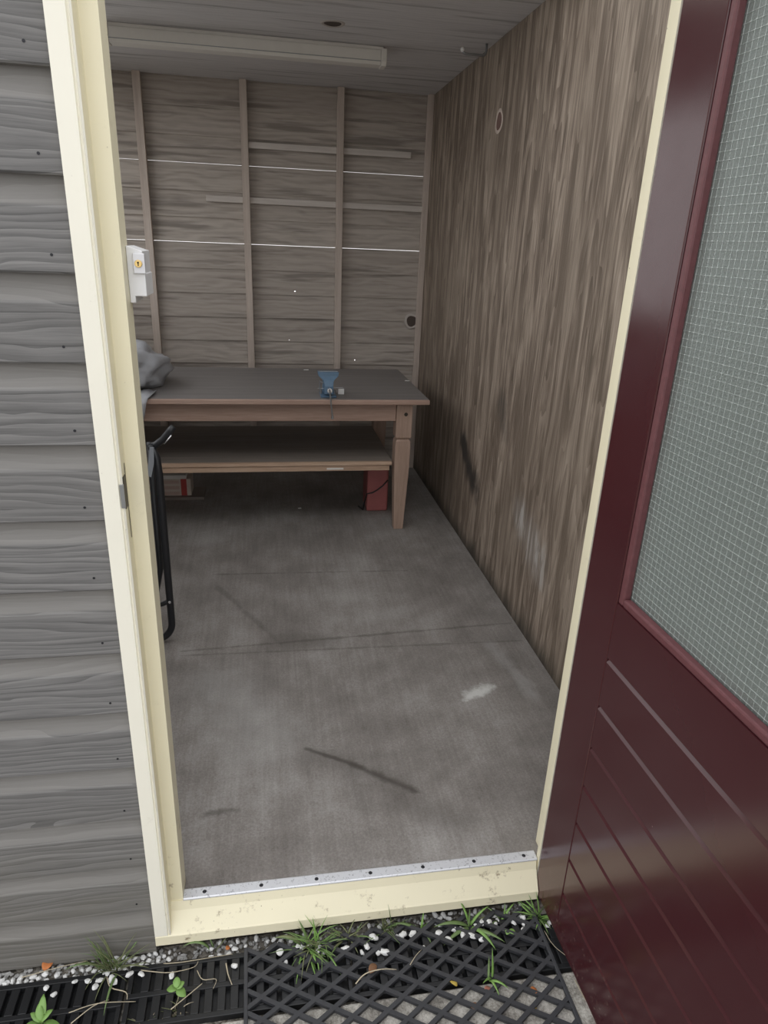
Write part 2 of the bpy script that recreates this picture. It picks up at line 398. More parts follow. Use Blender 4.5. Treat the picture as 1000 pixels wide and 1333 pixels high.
bk = bmesh.new(); zb = 1.558 - 11*.146
HOLES = {-2: [(.486, .0105, 1.286, .007)], -5: [(.885, .008, .853, .010)], -4: [(.446, .007, .978, .006)], -8: [(.66, .05, .418, .003), (.775, .012, .418, .003), (.87, .04, .418, .003)]}
k = -11
while zb < ZC:
    lo = zb + (.001 if k in (0, 3) else -.004); hi = zb + .146 - (.001 if k in (-1, 2) else 0)
    hi = min(hi, ZC+.02)
    def panel(x0, x1, za, zb2):
        def yy(z): return D + .001 + .011*min(1, max(0, (z-lo)/(hi-lo)))
        prism(bk, [(yy(za), za), (D+.024, za), (D+.024, zb2), (yy(zb2), zb2)], x0, x1, 'x')
    hs = sorted(HOLES.get(k, []))
    if not hs: panel(WL-.03, WR, lo, hi)
    else:
        zc = hs[0][2]; hh = hs[0][3]
        panel(WL-.03, WR, lo, zc-hh/2); panel(WL-.03, WR, zc+hh/2, hi)
        x = WL-.03
        for (hx, hw, _, _) in hs: panel(x, hx-hw/2, zc-hh/2, zc+hh/2); x = hx+hw/2
        panel(x, WR, zc-hh/2, zc+hh/2)
    zb += .146; k += 1
struct('wall_back', bk, MT['back'], 'brown horizontal board wall behind the table', 'wall')
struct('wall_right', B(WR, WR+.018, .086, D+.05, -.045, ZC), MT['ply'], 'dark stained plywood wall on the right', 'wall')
# left wall with an unseen window opening added to light the interior
wy0, wy1, wz0, wz1 = .25, 3.34, 1.22, 2.41
lw = bmesh.new()
box(lw, WL-.03, WL, .086, wy0, -.045, ZC); box(lw, WL-.03, WL, wy1, D, -.045, ZC)
box(lw, WL-.03, WL, wy0, wy1, -.045, wz0); box(lw, WL-.03, WL, wy0, wy1, wz1, ZC)
struct('wall_left', lw, MT['bounce_white'], 'board wall on the hidden left side', 'wall')
wfm = bmesh.new()
for a in ((wy0, wy0+.05, wz0, wz1), (wy1-.05, wy1, wz0, wz1), (wy0+.05, wy1-.05, wz0, wz0+.05), (wy0+.05, wy1-.05, wz1-.05, wz1), (1.73, 1.77, wz0+.05, wz1-.05)):
    box(wfm, WL-.045, WL+.006, a[0], a[1], a[2], a[3])
struct('added_window_1', wfm, MT['cream'], 'cream frame of the unseen light opening added in the left wall', 'window')
cb = bmesh.new(); ry0, ry1, rx0, rx1 = .16, 1.45, -.70, 1.28  # roof opening added out of view to fill the interior with skylight
box(cb, WL-.06, WR+.08, -.02, ry0, ZC+.001, ZC+.05); box(cb, WL-.06, WR+.08, ry1, D+.06, ZC+.001, ZC+.05)
box(cb, WL-.06, rx0, ry0, ry1, ZC+.001, ZC+.05); box(cb, rx1, WR+.08, ry0, ry1, ZC+.001, ZC+.05)
struct('ceiling', cb, MT['ceil'], 'boarded shed ceiling', 'ceiling')
cb = bmesh.new()
for a in ((rx0, rx1, ry0, ry0+.04), (rx0, rx1, ry1-.04, ry1), (rx0, rx0+.04, ry0+.04, ry1-.04), (rx1-.04, rx1, ry0+.04, ry1-.04)): box(cb, *a, ZC, ZC+.08)
struct('added_window_2', cb, MT['cream'], 'cream frame of the unseen rooflight added in the ceiling above the doorway', 'window')

def knot(x, y, z, r, nrm, m, ring, parent):
    n = Vector(nrm); u = n.orthogonal().normalized(); v = n.cross(u); c = Vector((x, y, z))
    bm = bmesh.new(); prev = None
    prof = [(0, .0012), (r*.62, .0012), (r*.7, .0004)]
    def lathe(prof):
        rs = []
        for (rr, h) in prof:
            rs.append([bm.verts.new(c + n*h + (u*math.cos(2*PI*i/24) + v*math.sin(2*PI*i/24))*max(rr, 1e-5)*(1+.06*math.sin(3*i*2*PI/24))) for i in range(24)])
        for a, b in zip(rs, rs[1:]):
            for i in range(24): bm.faces.new((a[i], a[(i+1) % 24], b[(i+1) % 24], b[i]))
    lathe(prof)
    o = obj('knot', bm, m, parent)
    bm = bmesh.new(); lathe([(r*.7, .0004), (r*.78, .0022), (r*.95, .0018), (r, -.001)])
    obj('knot_ring', bm, ring, o, smooth=True)
wb_ = bpy.data.objects['wall_back']; wr_ = bpy.data.objects['wall_right']; ce_ = bpy.data.objects['ceiling']
knot(1.262, D-.003, 1.118, .050, (0, -1, 0), MT['knot'], MT['knotr'], wb_)
knot(WR, 2.07, 2.11, .050, (-1, 0, 0), MT['knotp'], MT['stud'], wr_)
knot(.60, 2.173, ZC+.0006, .052, (0, 0, -1), MT['knot'], MT['knotr'], ce_)

# studs and rails on the back wall
for i, (x, w) in enumerate(((-.387, .044), (.197, .042), (.762, .040), (1.305, .034))):
    struct('trim_%d' % (10+i), B(x-w/2, x+w/2, D-.042, D, ZF, ZC), MT['stud'],
           ['leftmost upright stud on the back wall', 'upright stud left of the vice on the back wall', 'upright stud behind the vice on the back wall', 'corner stud beside the plywood wall'][i], 'stud', bev=.002)
sx_ = [-.365, .176, .218, .742, .782, 1.288]
n = 14
for zc, xs in ((1.806, ((-.04, .176), (.218, .742), (.782, 1.288))), (2.105, ((.218, .742), (.782, 1.2)))):
    for j, (a, b) in enumerate(xs):
        struct('trim_%d' % n, B(a, b, D-.022, D+.001, zc-.017, zc+.017), MT['rail'], 'thin horizontal rail across the back wall boards', 'rail', bev=.002); n += 1

# door frame: rebated jambs, head, sill, plinth
def jamb(name, sgn, x_out, label, zb=.031, pr=None):
    pr = pr or [(0, 0), (.029, 0), (.0305, .004), (.0325, .004), (.034, .0005), (.037, .003), (.037, .040), (.0655, .040), (.0655, .096), (0, .096)]
    bm = bmesh.new(); prism(bm, [(x_out + sgn*a, b) for a, b in pr], zb, 2.18, 'z')
    o = struct(name, bm, [MT['cream'], MT['yellow']], label, 'door frame')
    for p in o.data.polygons:
        xs = [abs(o.data.vertices[v].co.x - x_out) for v in p.vertices]; ys = [o.data.vertices[v].co.y for v in p.vertices]
        if min(xs) > .0369: p.material_index = 1
    return o
jl = jamb('trim_1', 1, 0.0, 'cream painted left door jamb with lock')
jr = jamb('trim_2', -1, 1.031, 'narrow cream right door jamb beside the maroon door', 0.0, [(0, 0), (.018, 0), (.018, .030), (.0622, .030), (.0622, .047), (.045, .052), (.045, .096), (0, .096)])
bm = bmesh.new(); prism(bm, [(0, 2.12), (0, 2.18), (.096, 2.18), (.096, 2.09), (.04, 2.09), (.04, 2.12)], .0656, .9675, 'x')
struct('trim_3', bm, MT['cream'], 'cream head of the door frame', 'door frame')
bm = bmesh.new(); prism(bm, [(0, 0), (0, .027), (.003, .031), (.030, .074), (.0345, .088), (.0375, .0965), (.066, .0965), (.066, 0)], 0, .9650, 'x')
struct('trim_4', bm, MT['yellow'], 'yellowed cream door sill under the metal strip', 'sill')
struct('trim_5', B(-.002, 1.033, .03, .0845, -.06, -.0005), MT['bolt'], 'dark plinth under the sill', 'plinth')
th = thing('threshold_strip', 'speckled aluminium strip screwed along the doorway sill', 'threshold', (.5, .05, ZF))
bm = bmesh.new(); prism(bm, [(-.0145, -.001), (-.0145, .002), (-.012, .0045), (.012, .0045), (.0155, .002), (.0155, -.001)], -.434, .4665, 'x')
obj('strip', bm, MT['alu'], th)
for i in range(7):
    bm = bmesh.new(); x = -.385 + i*.1365
    cyl(bm, (x, .0, .0044), (x, .0, .0062), .0052, 12, .0035); obj('screw', bm, MT['screw'], th)
# strike plate in the rebate and the rim lock keep
sp = thing('strike_plate', 'small dark metal strike plate in the left jamb rebate', 'strike plate', (.0375, .012, 1.155))
obj('plate', B(-.0008, .0012, -.009, .012, -.03, .03), MT['bolt'], sp, .0005)
obj('lip', B(-.006, .0009, -.0125, -.009, -.027, .018), MT['steel'], sp, .0005)
obj('scratch', B(.0002, .0008, .013, .0155, -.095, .05), MT['bolt'], sp)
lk = thing('rim_lock', 'silver grey rim lock with brass keyhole on the left jamb', 'lock', (.0660, .098, 1.478))
bm = bmesh.new(); prism(bm, [(.0, .0), (.0, .092), (.026, .084), (.026, .048), (.028, .048), (.028, .011), (.009, .011), (.009, 0)], -.022, .055, 'y')
obj('case', bm, MT['lock'], lk, .0012)
pl = obj('cylinder_plate', B(.0105, .030, -.028, -.0215, .048, .0805), MT['lockl'], lk, .001)
bm = bmesh.new(); cyl(bm, (.0195, -.0315, .064), (.0195, -.028, .064), .0062, 20); cy = obj('cylinder', bm, MT['brass'], lk, .0006)
bm = bmesh.new(); box(bm, .0187, .0203, -.0319, -.0314, .0605, .0655); cyl(bm, (.0195, -.0319, .0658), (.0195, -.0314, .0658), .0016, 10); obj('keyhole', bm, MT['hole'], cy)

# ------------------------------------------------------------------ the open maroon door (local: +u away from the hinge, v thickness, z up)
dr = thing('door_1', 'open maroon half glazed door with wired glass', 'door', (.9660, .022, 0), math.atan2(.0277, 1))
dr['kind'] = 'structure'
DW, DT, ZB, ZT = .965, .042, .012, 2.115       # local x: thickness (0 = inner face), local y: 0 .. -DW
u0, u1, gz0, gz1 = -.127, -.862, .945, 1.985
obj('hinge_stile', B(0, DT, u0, 0, ZB, ZT), MT['maroon'], dr, .0025)
obj('lock_stile', B(0, DT, -DW, u1, ZB, ZT), MT['maroon'], dr, .0025)
obj('top_rail', B(0, DT, u1+.0003, u0-.0003, gz1, ZT), MT['maroon'], dr, .0015)
GZ = [.8148, .6984, .5881, .4821, .3728, .2595, .1497]
pts = [(DT, ZB), (.0008, ZB)]
for z in GZ[::-1]: pts += [(.0008, z-.008), (.006, z-.001), (.006, z+.001), (.0008, z+.0035)]
pts += [(.0008, gz0-.0005), (DT, gz0-.0005)]
bm = bmesh.new(); prism(bm, pts, u1+.0008, u0-.0012, 'y')
obj('grooved_panel', bm, MT['maroon'], dr)
def bead(a, b, c, d, name='glazing_bead'): return obj(name, B(.002, .019, a, b, c, d), MT['bead'], dr, .004)
bead(u0-.017, u0, gz0, gz1); bead(u1, u1+.017, gz0, gz1); bead(u1+.0172, u0-.0172, gz0, gz0+.017); bead(u1+.0172, u0-.0172, gz1-.017, gz1)
obj('rear_bead', B(.027, .040, u1, u0, gz0, gz0+.015), MT['maroon'], dr)
gp = obj('glass_pane', B(.0195, .0255, u1+.002, u0-.002, gz0+.003, gz1-.003), MT['glass'], dr)
bm = bmesh.new()
ys = [u0-.0195-.0127*i for i in range(56)]; zs = [gz0+.021+.0127*i for i in range(79)]
w = .00018
def jx(i): return .0005*math.sin(i*1.7)
for y in ys: box(bm, .0187, .0193, y-w*.7, y+w*.7, gz0+.004, gz1-.004)
for z in zs: box(bm, .0186, .0192, u1+.004, u0-.004, z-w, z+w)
for i, y in enumerate(ys):
    for z in zs:
        q = R_.uniform(.0008, .0020); box(bm, .0182, .0189, y-q-.0007, y+q+.0005, z-.00042, z+.00042)
obj('wire_mesh', bm, MT['wire'], gp)

# ------------------------------------------------------------------ table
TX0, TX1, TY0, TY1, TZ = -.62, 1.128, 2.205, 3.13, .845
tb = thing('workbench_table', 'worn brown wooden table with low shelf against the back wall', 'table', (.25, 2.65, ZF))
ox, oy, oz = .25, 2.65, ZF
def TB(x0, x1, y0, y1, z0, z1): return B(x0-ox, x1-ox, y0-oy, y1-oy, z0-oz, z1-oz)
obj('tabletop', TB(TX0, TX1, TY0+.0205, TY1, TZ-.0245, TZ), MT['top'], tb, .002)
obj('front_edging', TB(TX0, TX1, TY0, TY0+.020, TZ-.0245, TZ-.0005), MT['table'], tb, .003)
obj('apron', TB(TX0+.13, .962, 2.262, 2.285, .722, TZ-.0255), MT['table'], tb, .002)
obj('apron', TB(TX0+.13, .962, 3.06, 3.083, .722, TZ-.0255), MT['table'], tb)
obj('apron', TB(1.0, 1.022, 2.337, 3.018, .722, TZ-.0255), MT['table'], tb)
obj('apron', TB(-.515, -.493, 2.337, 3.018, .722, TZ-.0255), MT['table'], tb)
def leg(cx, cy_):
    bm = bmesh.new()
    prof = [(.0000, .026), (.03, .027), (.36, .0405), (.49, .0415), (.515, .039), (.523, .033), (.535, .0425), (TZ-.0255-ZF, .0425)]
    rings = [[bm.verts.new((cx-ox+a*h, cy_-oy+b*h, z)) for a, b in ((-1, -1), (1, -1), (1, 1), (-1, 1))] for z, h in prof]
    for a, b in zip(rings, rings[1:]):
        for i in range(4): bm.faces.new((a[i], a[(i+1) % 4], b[(i+1) % 4], b[i]))
    bm.faces.new(rings[0][::-1]); bm.faces.new(rings[-1])
    return bm
for cx, cy_ in ((1.006, 2.293), (-.505, 2.293), (1.006, 3.061), (-.505, 3.061)):
    l = obj('leg', leg(cx, cy_), MT['tableleg'], tb, .002)
    if cy_ < 2.5:
        bm = bmesh.new(); cyl(bm, (cx-ox+.008, cy_-.0445-oy, .662), (cx-ox+.008, cy_-.0415-oy, .662), .009, 16, .011); obj('bolt_head', bm, MT['bolt'], l)
obj('shelf', TB(-.46, .958, 2.292, 3.05, .474, .494), MT['shelfb'], tb, .001)
obj('shelf_edging', TB(-.46, .954, 2.268, 2.2915, .476, .494), MT['shelfe'], tb, .002)
obj('shelf_rail', TB(-.46, .942, 2.275, 2.300, .444, .4735), MT['shelfe'], tb, .002)
bm = TB(.60, .69, 2.2738, 2.2749, .452, .462); obj('paint_smear', bm, MT['lamp'], tb)

# ------------------------------------------------------------------ vice
vc = thing('bench_vice', 'small blue bench vice on the front edge of the table', 'vice', (.605, 2.30, TZ))
bm = bmesh.new(); prism(bm, [(-.040, -.045), (.040, -.045), (.040, .075), (-.040, .075)], .0003, .012, 'z'); obj('base', bm, MT['vice'], vc, .003)
def taper(bm, lv):
    rs = [[bm.verts.new(p) for p in ((-hx, y0, z), (hx, y0, z), (hx, y1, z), (-hx, y1, z))] for z, hx, y0, y1 in lv]
    for a, b in zip(rs, rs[1:]):
        for i in range(4): bm.faces.new((a[i], a[(i+1) % 4], b[(i+1) % 4], b[i]))
    bm.faces.new(rs[0][::-1]); bm.faces.new(rs[-1])
bm = bmesh.new(); taper(bm, [(.012, .026, .0, .07), (.06, .024, .01, .06), (.085, .026, .012, .055), (.105, .05, .014, .045), (.125, .052, .014, .042)])
fj = obj('fixed_jaw', bm, MT['vice'], vc, .003)
bm = bmesh.new(); taper(bm, [(.022, .024, -.065, -.012), (.062, .022, -.062, -.010), (.088, .026, -.045, -.008), (.108, .050, -.030, -.004), (.128, .053, -.028, -.004)])
mj = obj('sliding_jaw', bm, MT['vice'], vc, .003)
obj('jaw_plate', B(-.050, .050, -.004, .001, .108, .130), MT['steel'], mj, .001)
obj('jaw_plate', B(-.050, .050, .008, .0135, .108, .127), MT['steel'], fj, .001)
bm = bmesh.new(); cyl(bm, (0, -.095, .050), (0, -.004, .050), .009, 16); obj('screw', bm, MT['steel'], vc)
bm = bmesh.new(); cyl(bm, (0, -.112, .050), (0, -.088, .050), .013, 18); hb = obj('screw_head', bm, MT['chrome'], vc, .002)
bm = bmesh.new(); cyl(bm, (-.002, -.112, .060), (.014, -.116, -.082), .0042, 10); hd = obj('handle', bm, MT['steel'], vc)
bm = bmesh.new(); cyl(bm, (.0138, -.116, -.092), (.0138, -.116, -.078), .0068, 12); obj('handle_end', bm, MT['steel'], hd)
for s in (-1, 1):
    bm = bmesh.new(); cyl(bm, (s*.036, .005, .012), (s*.036, .005, .030), .0065, 6); cyl(bm, (s*.036, .005, .030), (s*.036, .005, .036), .004, 10); obj('clamp_bolt', bm, MT['steel'], vc)
bm = bmesh.new(); cyl(bm, (-.046, -.03, .088), (-.044, -.03, .030), .0035, 8); cyl(bm, (-.046, -.030, .084), (-.028, -.03, .074), .004, 8); obj('locking_lever', bm, MT['steel'], vc)
bm = bmesh.new(); cyl(bm, (.026, -.04, .052), (.075, -.036, .052), .0022, 8); obj('guide_pin', bm, MT['steel'], vc)
bm = bmesh.new(); cyl(bm, (-.055, -.03, .046), (-.026, -.03, .046), .0022, 8); obj('guide_pin', bm, MT['steel'], vc)
tg = tag(obj('white_tag', B(-.016, .016, -.004, .004, 0.0003, .030), MT['white'], loc=(.678, 2.345, TZ), bev=.002), 'bright white tag standing right beside the blue vice', 'tag')
def chip(x, y, z, l, a, label, w=.006):  # small white flakes stand in for spots of sunlight
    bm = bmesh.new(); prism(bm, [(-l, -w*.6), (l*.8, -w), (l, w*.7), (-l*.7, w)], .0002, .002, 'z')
    o = obj('sun_speck', bm, MT['white'], loc=(x, y, z)); o.rotation_euler = (0, 0, a); return tag(o, label, 'sun speck')
chip(.536, 3.07, TZ, .017, .2, 'sun speck made as a white flake on the table top behind the vice', .010)
chip(1.112, 2.74, TZ, .016, 0, 'sun speck made as a white flake at the right end of the table top', .010)
chip(.47, 2.62, ZF, .010, .4, 'sun speck made as a white flake on the dark floor beneath the table', .008)

# ------------------------------------------------------------------ under and beside the table
cn = thing('red_fuel_can', 'faded red plastic can on the floor under the table', 'can', (.925, 2.63, ZF))
bm = bmesh.new(); prism(bm, [(-.062, -.085), (.066, -.085), (.066, .085), (-.062, .085)], 0, .30, 'z'); obj('body', bm, MT['red'], cn, .012, seg=4)
obj('side_rib', B(-.054, -.047, -.0865, -.0845, .02, .28), MT['red'], cn, .001)
bm = bmesh.new(); tube(bm, [(-.03, -.05, .29), (-.03, -.05, .325), (-.02, -.03, .338), (.0, .03, .338), (.0, .05, .325), (.0, .05, .29)], .010, 8); obj('handle', bm, MT['red'], cn, smooth=True)
bm = bmesh.new(); cyl(bm, (.038, -.05, .299), (.038, -.05, .325), .02, 16); obj('cap', bm, MT['black'], cn)
bm = bmesh.new(); tube(bm, [(.06, -.094, .20), (.03, -.096, .165), (0, -.095, .140), (-.03, -.094, .122), (-.062, -.092, .115), (-.075, -.085, .06), (-.08, -.07, .006), (-.10, .0, .004)], .004, 6)
tag(obj('black_cable', bm, MT['black'], loc=(.925, 2.63, ZF), smooth=True), 'thin black cable drooping across the red can', 'cable')
tag(obj('floor_plank', B(-.60, -.10, 2.80, 2.99, ZF+.0003, ZF+.018), MT['shelfb'], bev=.002), 'flat dark plank under the striped carton', 'plank')
ct = tag(obj('striped_carton', B(-.50, -.176, 2.83, 2.97, ZF+.0185, ZF+.125), MT['carton'], bev=.003), 'pale carton with red stripe below the table shelf at left', 'carton')
obj('lid_flap', B(-.50, -.20, 2.828, 2.972, ZF+.1255, ZF+.150), MT['lamp'], ct, .002)

# grey sack on the left end of the table
def lump(c, r, seed, amp, fr, sub=4):
    bm = bmesh.new(); bmesh.ops.create_icosphere(bm, subdivisions=sub, radius=1)
    for v in bm.verts:
        d = v.co.normalized(); q = d*fr + Vector((seed, seed*.7, 0))
        a = 1 + amp*(noise.noise(q)*1.2 + .6*abs(noise.noise(q*2.3)) + .3*noise.noise(q*5))
        v.co = Vector((c[0]+d.x*r[0]*a, c[1]+d.y*r[1]*a, max(c[2]+d.z*r[2]*a, c[2]-r[2]*.78)))
    return bm
bm = lump((-.43, 2.56, TZ+.0005+.098), (.195, .25, .126), 3.1, .26, 1.9)
sk = tag(obj('plastic_sack', bm, MT['bag'], smooth=True), 'crumpled grey plastic sack on the left end of the table', 'sack')
bm = bmesh.new()
pts = [(2.36, TZ+.012), (2.27, TZ+.010), (2.198, TZ+.006), (2.188, TZ-.02), (2.186, TZ-.06), (2.192, TZ-.095)]
for i in range(12):
    pass
rows = []
for i, (y, z) in enumerate(pts):
    rows.append([bm.verts.new((-.46 + .205*j/10 - .010*i*(j/10), y - .006*math.sin(j*1.3+i*.8), z + .005*math.sin(j*1.9)*(i < 2) - .012*math.sin(j*.7)*(i > 3))) for j in range(11)])
for a, b in zip(rows, rows[1:]):
    for j in range(10): bm.faces.new((a[j], a[j+1], b[j+1], b[j]))
fl = obj('hanging_flap', bm, MT['bag'], sk, smooth=True)
md = fl.modifiers.new('solid', 'SOLIDIFY'); md.thickness = .003; md.offset = 1

# folded tubular chair standing just inside the door
fc = thing('folding_chair', 'folded black tubular chair standing behind the left jamb', 'folding chair', (-.30, 1.2, ZF))
def FT(name, pts, r=.0135, m='black', parent=fc):
    bm = bmesh.new(); tube(bm, pts, r, 12); return obj(name, bm, MT[m], parent, smooth=True)
X1 = .207
fr = [(X1-.025, .02, .80), (X1-.004, .005, .755), (X1, 0, .70), (X1, 0, .09)] + arc((X1-.072, 0, .0865), (1, 0, 0), (0, 0, -1), .072, .1, PI/2, 8) + arc((-X1+.032, 0, .0865), (0, 0, -1), (-1, 0, 0), .072, 0, PI/2-.1, 8) + [(-X1-.04, 0, .09), (-X1-.04, 0, .78)]
FT('front_frame', fr)
fr2 = [(.175, .05, .80), (.175, .045, .30), (.155, .04, .21), (.12, .04, .195), (-.18, .04, .195), (-.215, .04, .24), (-.215, .05, .8)]
FT('rear_frame', fr2, .011)
FT('cross_bar', [(X1, 0, .185), (X1-.03, .012, .165), (X1-.06, .02, .155), (-X1-.03, .02, .155)], .009)
bm = bmesh.new(); cyl(bm, (X1, -.0165, .186), (X1, -.012, .186), .0052, 14); obj('rivet', bm, MT['chrome'], fc, .001)
ar = FT('armrest', [(X1-.03, .02, .79), (X1-.005, .02, .800), (X1+.020, .02, .82), (X1+.046, .02, .85), (X1+.060, .02, .865)], .012)
FT('arm_glint', [(X1+.026, .004, .808), (X1+.052, .004, .838)], .0025, 'chrome', ar)  # bright steel rod stands in for the highlight on the armrest
FT('armrest', [(-X1-.04, 0, .77), (-X1-.03, .01, .8), (-X1+.0, .02, .82)], .012)
bm = bmesh.new()
rows = [[bm.verts.new((-.20+.36*j/8, .030+.006*math.sin(i*.9+j*.5), .25+.52*i/8)) for j in range(9)] for i in range(9)]
for a, b in zip(rows, rows[1:]):
    for j in range(8): bm.faces.new((a[j], a[j+1], b[j+1], b[j]))
sl = obj('sling', bm, MT['sling'], fc, smooth=True); md = sl.modifiers.new('solid', 'SOLIDIFY'); md.thickness = .004
bm = bmesh.new()
for i in range(6): pass
prism(bm, [(X1-.022, .80), (X1-.008, .80), (X1-.012, .74), (X1-.026, .69), (X1-.040, .70), (X1-.030, .75)], -.014, -.011, 'y'); obj('strap', bm, MT['strap'], fc)

# ceiling light and hook
lp = thing('strip_light', 'long pale strip light fixed to the ceiling', 'ceiling light', (.25, 2.48, ZC))
obj('housing', B(-.61, .61, -.035, .035, -.022, 0), MT['lamp'], lp, .002)
bm = bmesh.new(); prism(bm, [(-.040, -.014), (-.042, -.060), (-.034, -.074), (.034, -.074), (.042, -.060), (.040, -.014)], -.598, .598, 'x')
obj('diffuser', bm, MT['lamp'], lp, .003)
for s in (-1, 1):
    bm = bmesh.new(); prism(bm, [(-.043, -.008), (-.045, -.061), (-.036, -.077), (.036, -.077), (.045, -.061), (.043, -.008)], s*.612-.013, s*.612+.013, 'x'); obj('end_cap', bm, MT['lamp'], lp, .003)
obj('seam', B(-.598, .598, -.0432, -.041, -.0605, -.0575), MT['steel'], lp)
hk = thing('ceiling_hook', 'bent metal hook hanging from the ceiling near the plywood wall', 'hook', (1.24, 2.25, ZC))
bm = bmesh.new(); tube(bm, [(.052, 0, 0), (.052, 0, -.025)] + arc((.035, 0, -.028), (1, 0, 0), (0, 0, -1), .017, 0, PI/2, 6) + [(-.04, 0, -.045), (-.05, 0, -.042), (-.056, 0, -.034)], .0055, 8)
obj('rod', bm, MT['steel'], hk, smooth=True)
bm = bmesh.new(); bmesh.ops.create_uvsphere(bm, u_segments=12, v_segments=8, radius=.010, matrix=Matrix.Translation((-.057, 0, -.030))); obj('tip', bm, MT['white'], hk, smooth=True)

# ------------------------------------------------------------------ ground in front: grating, mat, paving
GT = -.026
def grating(x0, x1, y0, y1, label, rz=0):
    t = thing('drain_grating', label, 'drain grating', ((x0+x1)/2, (y0+y1)/2, -.0448), rz)
    hx, hy = (x1-x0)/2, (y1-y0)/2; h = GT+.0448
    bm = bmesh.new()
    for a in ((-hx, hx, -hy, -hy+.012), (-hx, hx, hy-.012, hy), (-hx, hx, -.006, .006)): box(bm, a[0], a[1], a[2], a[3], 0, h)
    for s in (-1, 1): box(bm, s*(hx-.005)-.005, s*(hx-.005)+.005, -hy+.012, -.006, 0, h); box(bm, s*(hx-.005)-.005, s*(hx-.005)+.005, .006, hy-.012, 0, h)
    obj('rim', bm, MT['plast'], t, .0015)
    obj('slot_shade', B(-hx+.0105, hx-.0105, -hy+.0125, hy-.0125, .0002, .0016), MT['plast'], t)  # black plate added to stand for the shade down in the slots
    n = round((2*hx-.02)/.029); st = (2*hx-.02)/n
    for ya, yb in ((-hy+.012, -.006), (.006, hy-.012)):
        for i in range(n+1):
            x = -hx+.01+i*st
            if 0 < i < n: obj('bar', B(x-.0092, x+.0092, ya, yb, .002, h-.0005), MT['plast'], t, .0015)
    return t
grating(-.60, -.062, -.185, -.030, 'black slotted drain grating at the foot of the board wall')
grating(-.055, .46, -.165, -.024, 'black slotted drain grating beneath the left of the rubber mat')
grating(.466, 1.02, -.168, -.024, 'black slotted drain grating beneath the right of the rubber mat')
sb = tag(obj('paving_slab', B(.16, 1.9, -1.6, -.178, -.0449, -.0275), MT['slab'], bev=.004), 'sandy grey concrete paving in front of the gratings', 'paving')
sb['kind'] = 'structure'
# diamond mesh rubber mat
mt = thing('rubber_mat', 'black rubber mat of open diamonds in front of the sill', 'mat', (.207, -.020, -.0255), .022)
MX, MY, MH = .745, .62, .0105
obj('rim', (lambda bm: (box(bm, 0, MX, -MY, -MY+.009, 0, MH), box(bm, 0, .0095, -MY+.009, 0, 0, MH), box(bm, MX-.0095, MX, -MY+.009, 0, 0, MH), bm)[-1])(bmesh.new()), MT['rubber'], mt, .002)
bm = bmesh.new(); px, py, w = .080, .0495, .0048
nx = Vector((px/2, py/2)).normalized()
def clip(p, d):           # clip line p + t d to the mat interior
    t0, t1 = -9, 9
    for o_, dd, lo, hi in ((p[0], d[0], .008, MX-.008), (p[1], d[1], -MY+.008, -.0005)):
        a, b = (lo-o_)/dd, (hi-o_)/dd
        t0 = max(t0, min(a, b)); t1 = min(t1, max(a, b))
    return t0, t1
for s in (1, -1):
    d = Vector((px, s*py)).normalized(); nn = Vector((-d.y, d.x))
    for i in range(-30, 40):
        p = (i*px, 0); t0, t1 = clip(p, d)
        if t1 - t0 < .01: continue
        a = Vector(p)+d*t0; b = Vector(p)+d*t1; zt = MH-.0004 - (s < 0)*.0003
        q = [a+nn*w, b+nn*w, b-nn*w, a-nn*w]
        vs = [bm.verts.new((k.x, k.y, z)) for z in (.0008, zt) for k in q]
        for f in ((3, 2, 1, 0), (4, 5, 6, 7), (0, 1, 5, 4), (1, 2, 6, 5), (2, 3, 7, 6), (3, 0, 4, 7)): bm.faces.new([vs[k] for k in f])
obj('diamond_lattice', bm, MT['rubber'], mt)

# ------------------------------------------------------------------ gravel, white chips
def pebble(r, seed):
    bm = bmesh.new(); bmesh.ops.create_icosphere(bm, subdivisions=2, radius=1)
    sc = (R_.uniform(.8, 1.3), R_.uniform(.7, 1.0), R_.uniform(.5, .75))
    for v in bm.verts:
        a = 1+.45*noise.noise(v.co*1.3+Vector((seed, 0, 0)))
        v.co = Vector((v.co.x*sc[0], v.co.y*sc[1], v.co.z*sc[2]))*a*r
    return bm
gb = bmesh.new()
for i in range(700):
    if R_.random() < .55: x = R_.uniform(-.02, .97); y = R_.uniform(-.026, .022)
    else: x = R_.uniform(-.55, .0); y = R_.uniform(-.028, .012)
    r = R_.uniform(.0025, .0065); m_ = bmesh.ops.create_icosphere(gb, subdivisions=1, radius=r)['verts']
    for v in m_: v.co = Vector((v.co.x*R_.uniform(.8, 1.3)+x, v.co.y*R_.uniform(.8, 1.2)+y, v.co.z*.7-.043+R_.uniform(0, .004)))
tag(obj('gravel_bed', gb, MT['grav']), 'grey crushed gravel under the sill and board wall', 'gravel', kind='stuff')
protos = []
for i in range(6):
    protos.append(obj('white_stone', pebble(.0075, i*3.3), MT['stone']))
spots = []
def strew(n, x0, x1, y0, y1, z, group, label):
    for i in range(n):
        for _ in range(40):
            x, y = R_.uniform(x0, x1), R_.uniform(y0, y1)
            if all((x-a)**2+(y-b)**2 > .0135**2 for a, b in spots): break
        else: continue
        spots.append((x, y))
        put(x, y, z+R_.uniform(0, .002), R_.uniform(.65, 1.1), label, group)
used = [0]
def put(x, y, z, s, label, group):
    k = used[0]; used[0] += 1
    o = protos[k] if k < 6 else protos[R_.randrange(6)].copy()
    if k >= 6: COL.objects.link(o)
    o.location = (x, y, z+.0045*s); o.scale = (s, s, s); o.rotation_euler = (R_.uniform(-.3, .3), R_.uniform(-.3, .3), R_.uniform(0, 6.3))
    tag(o, label, 'stone', group)
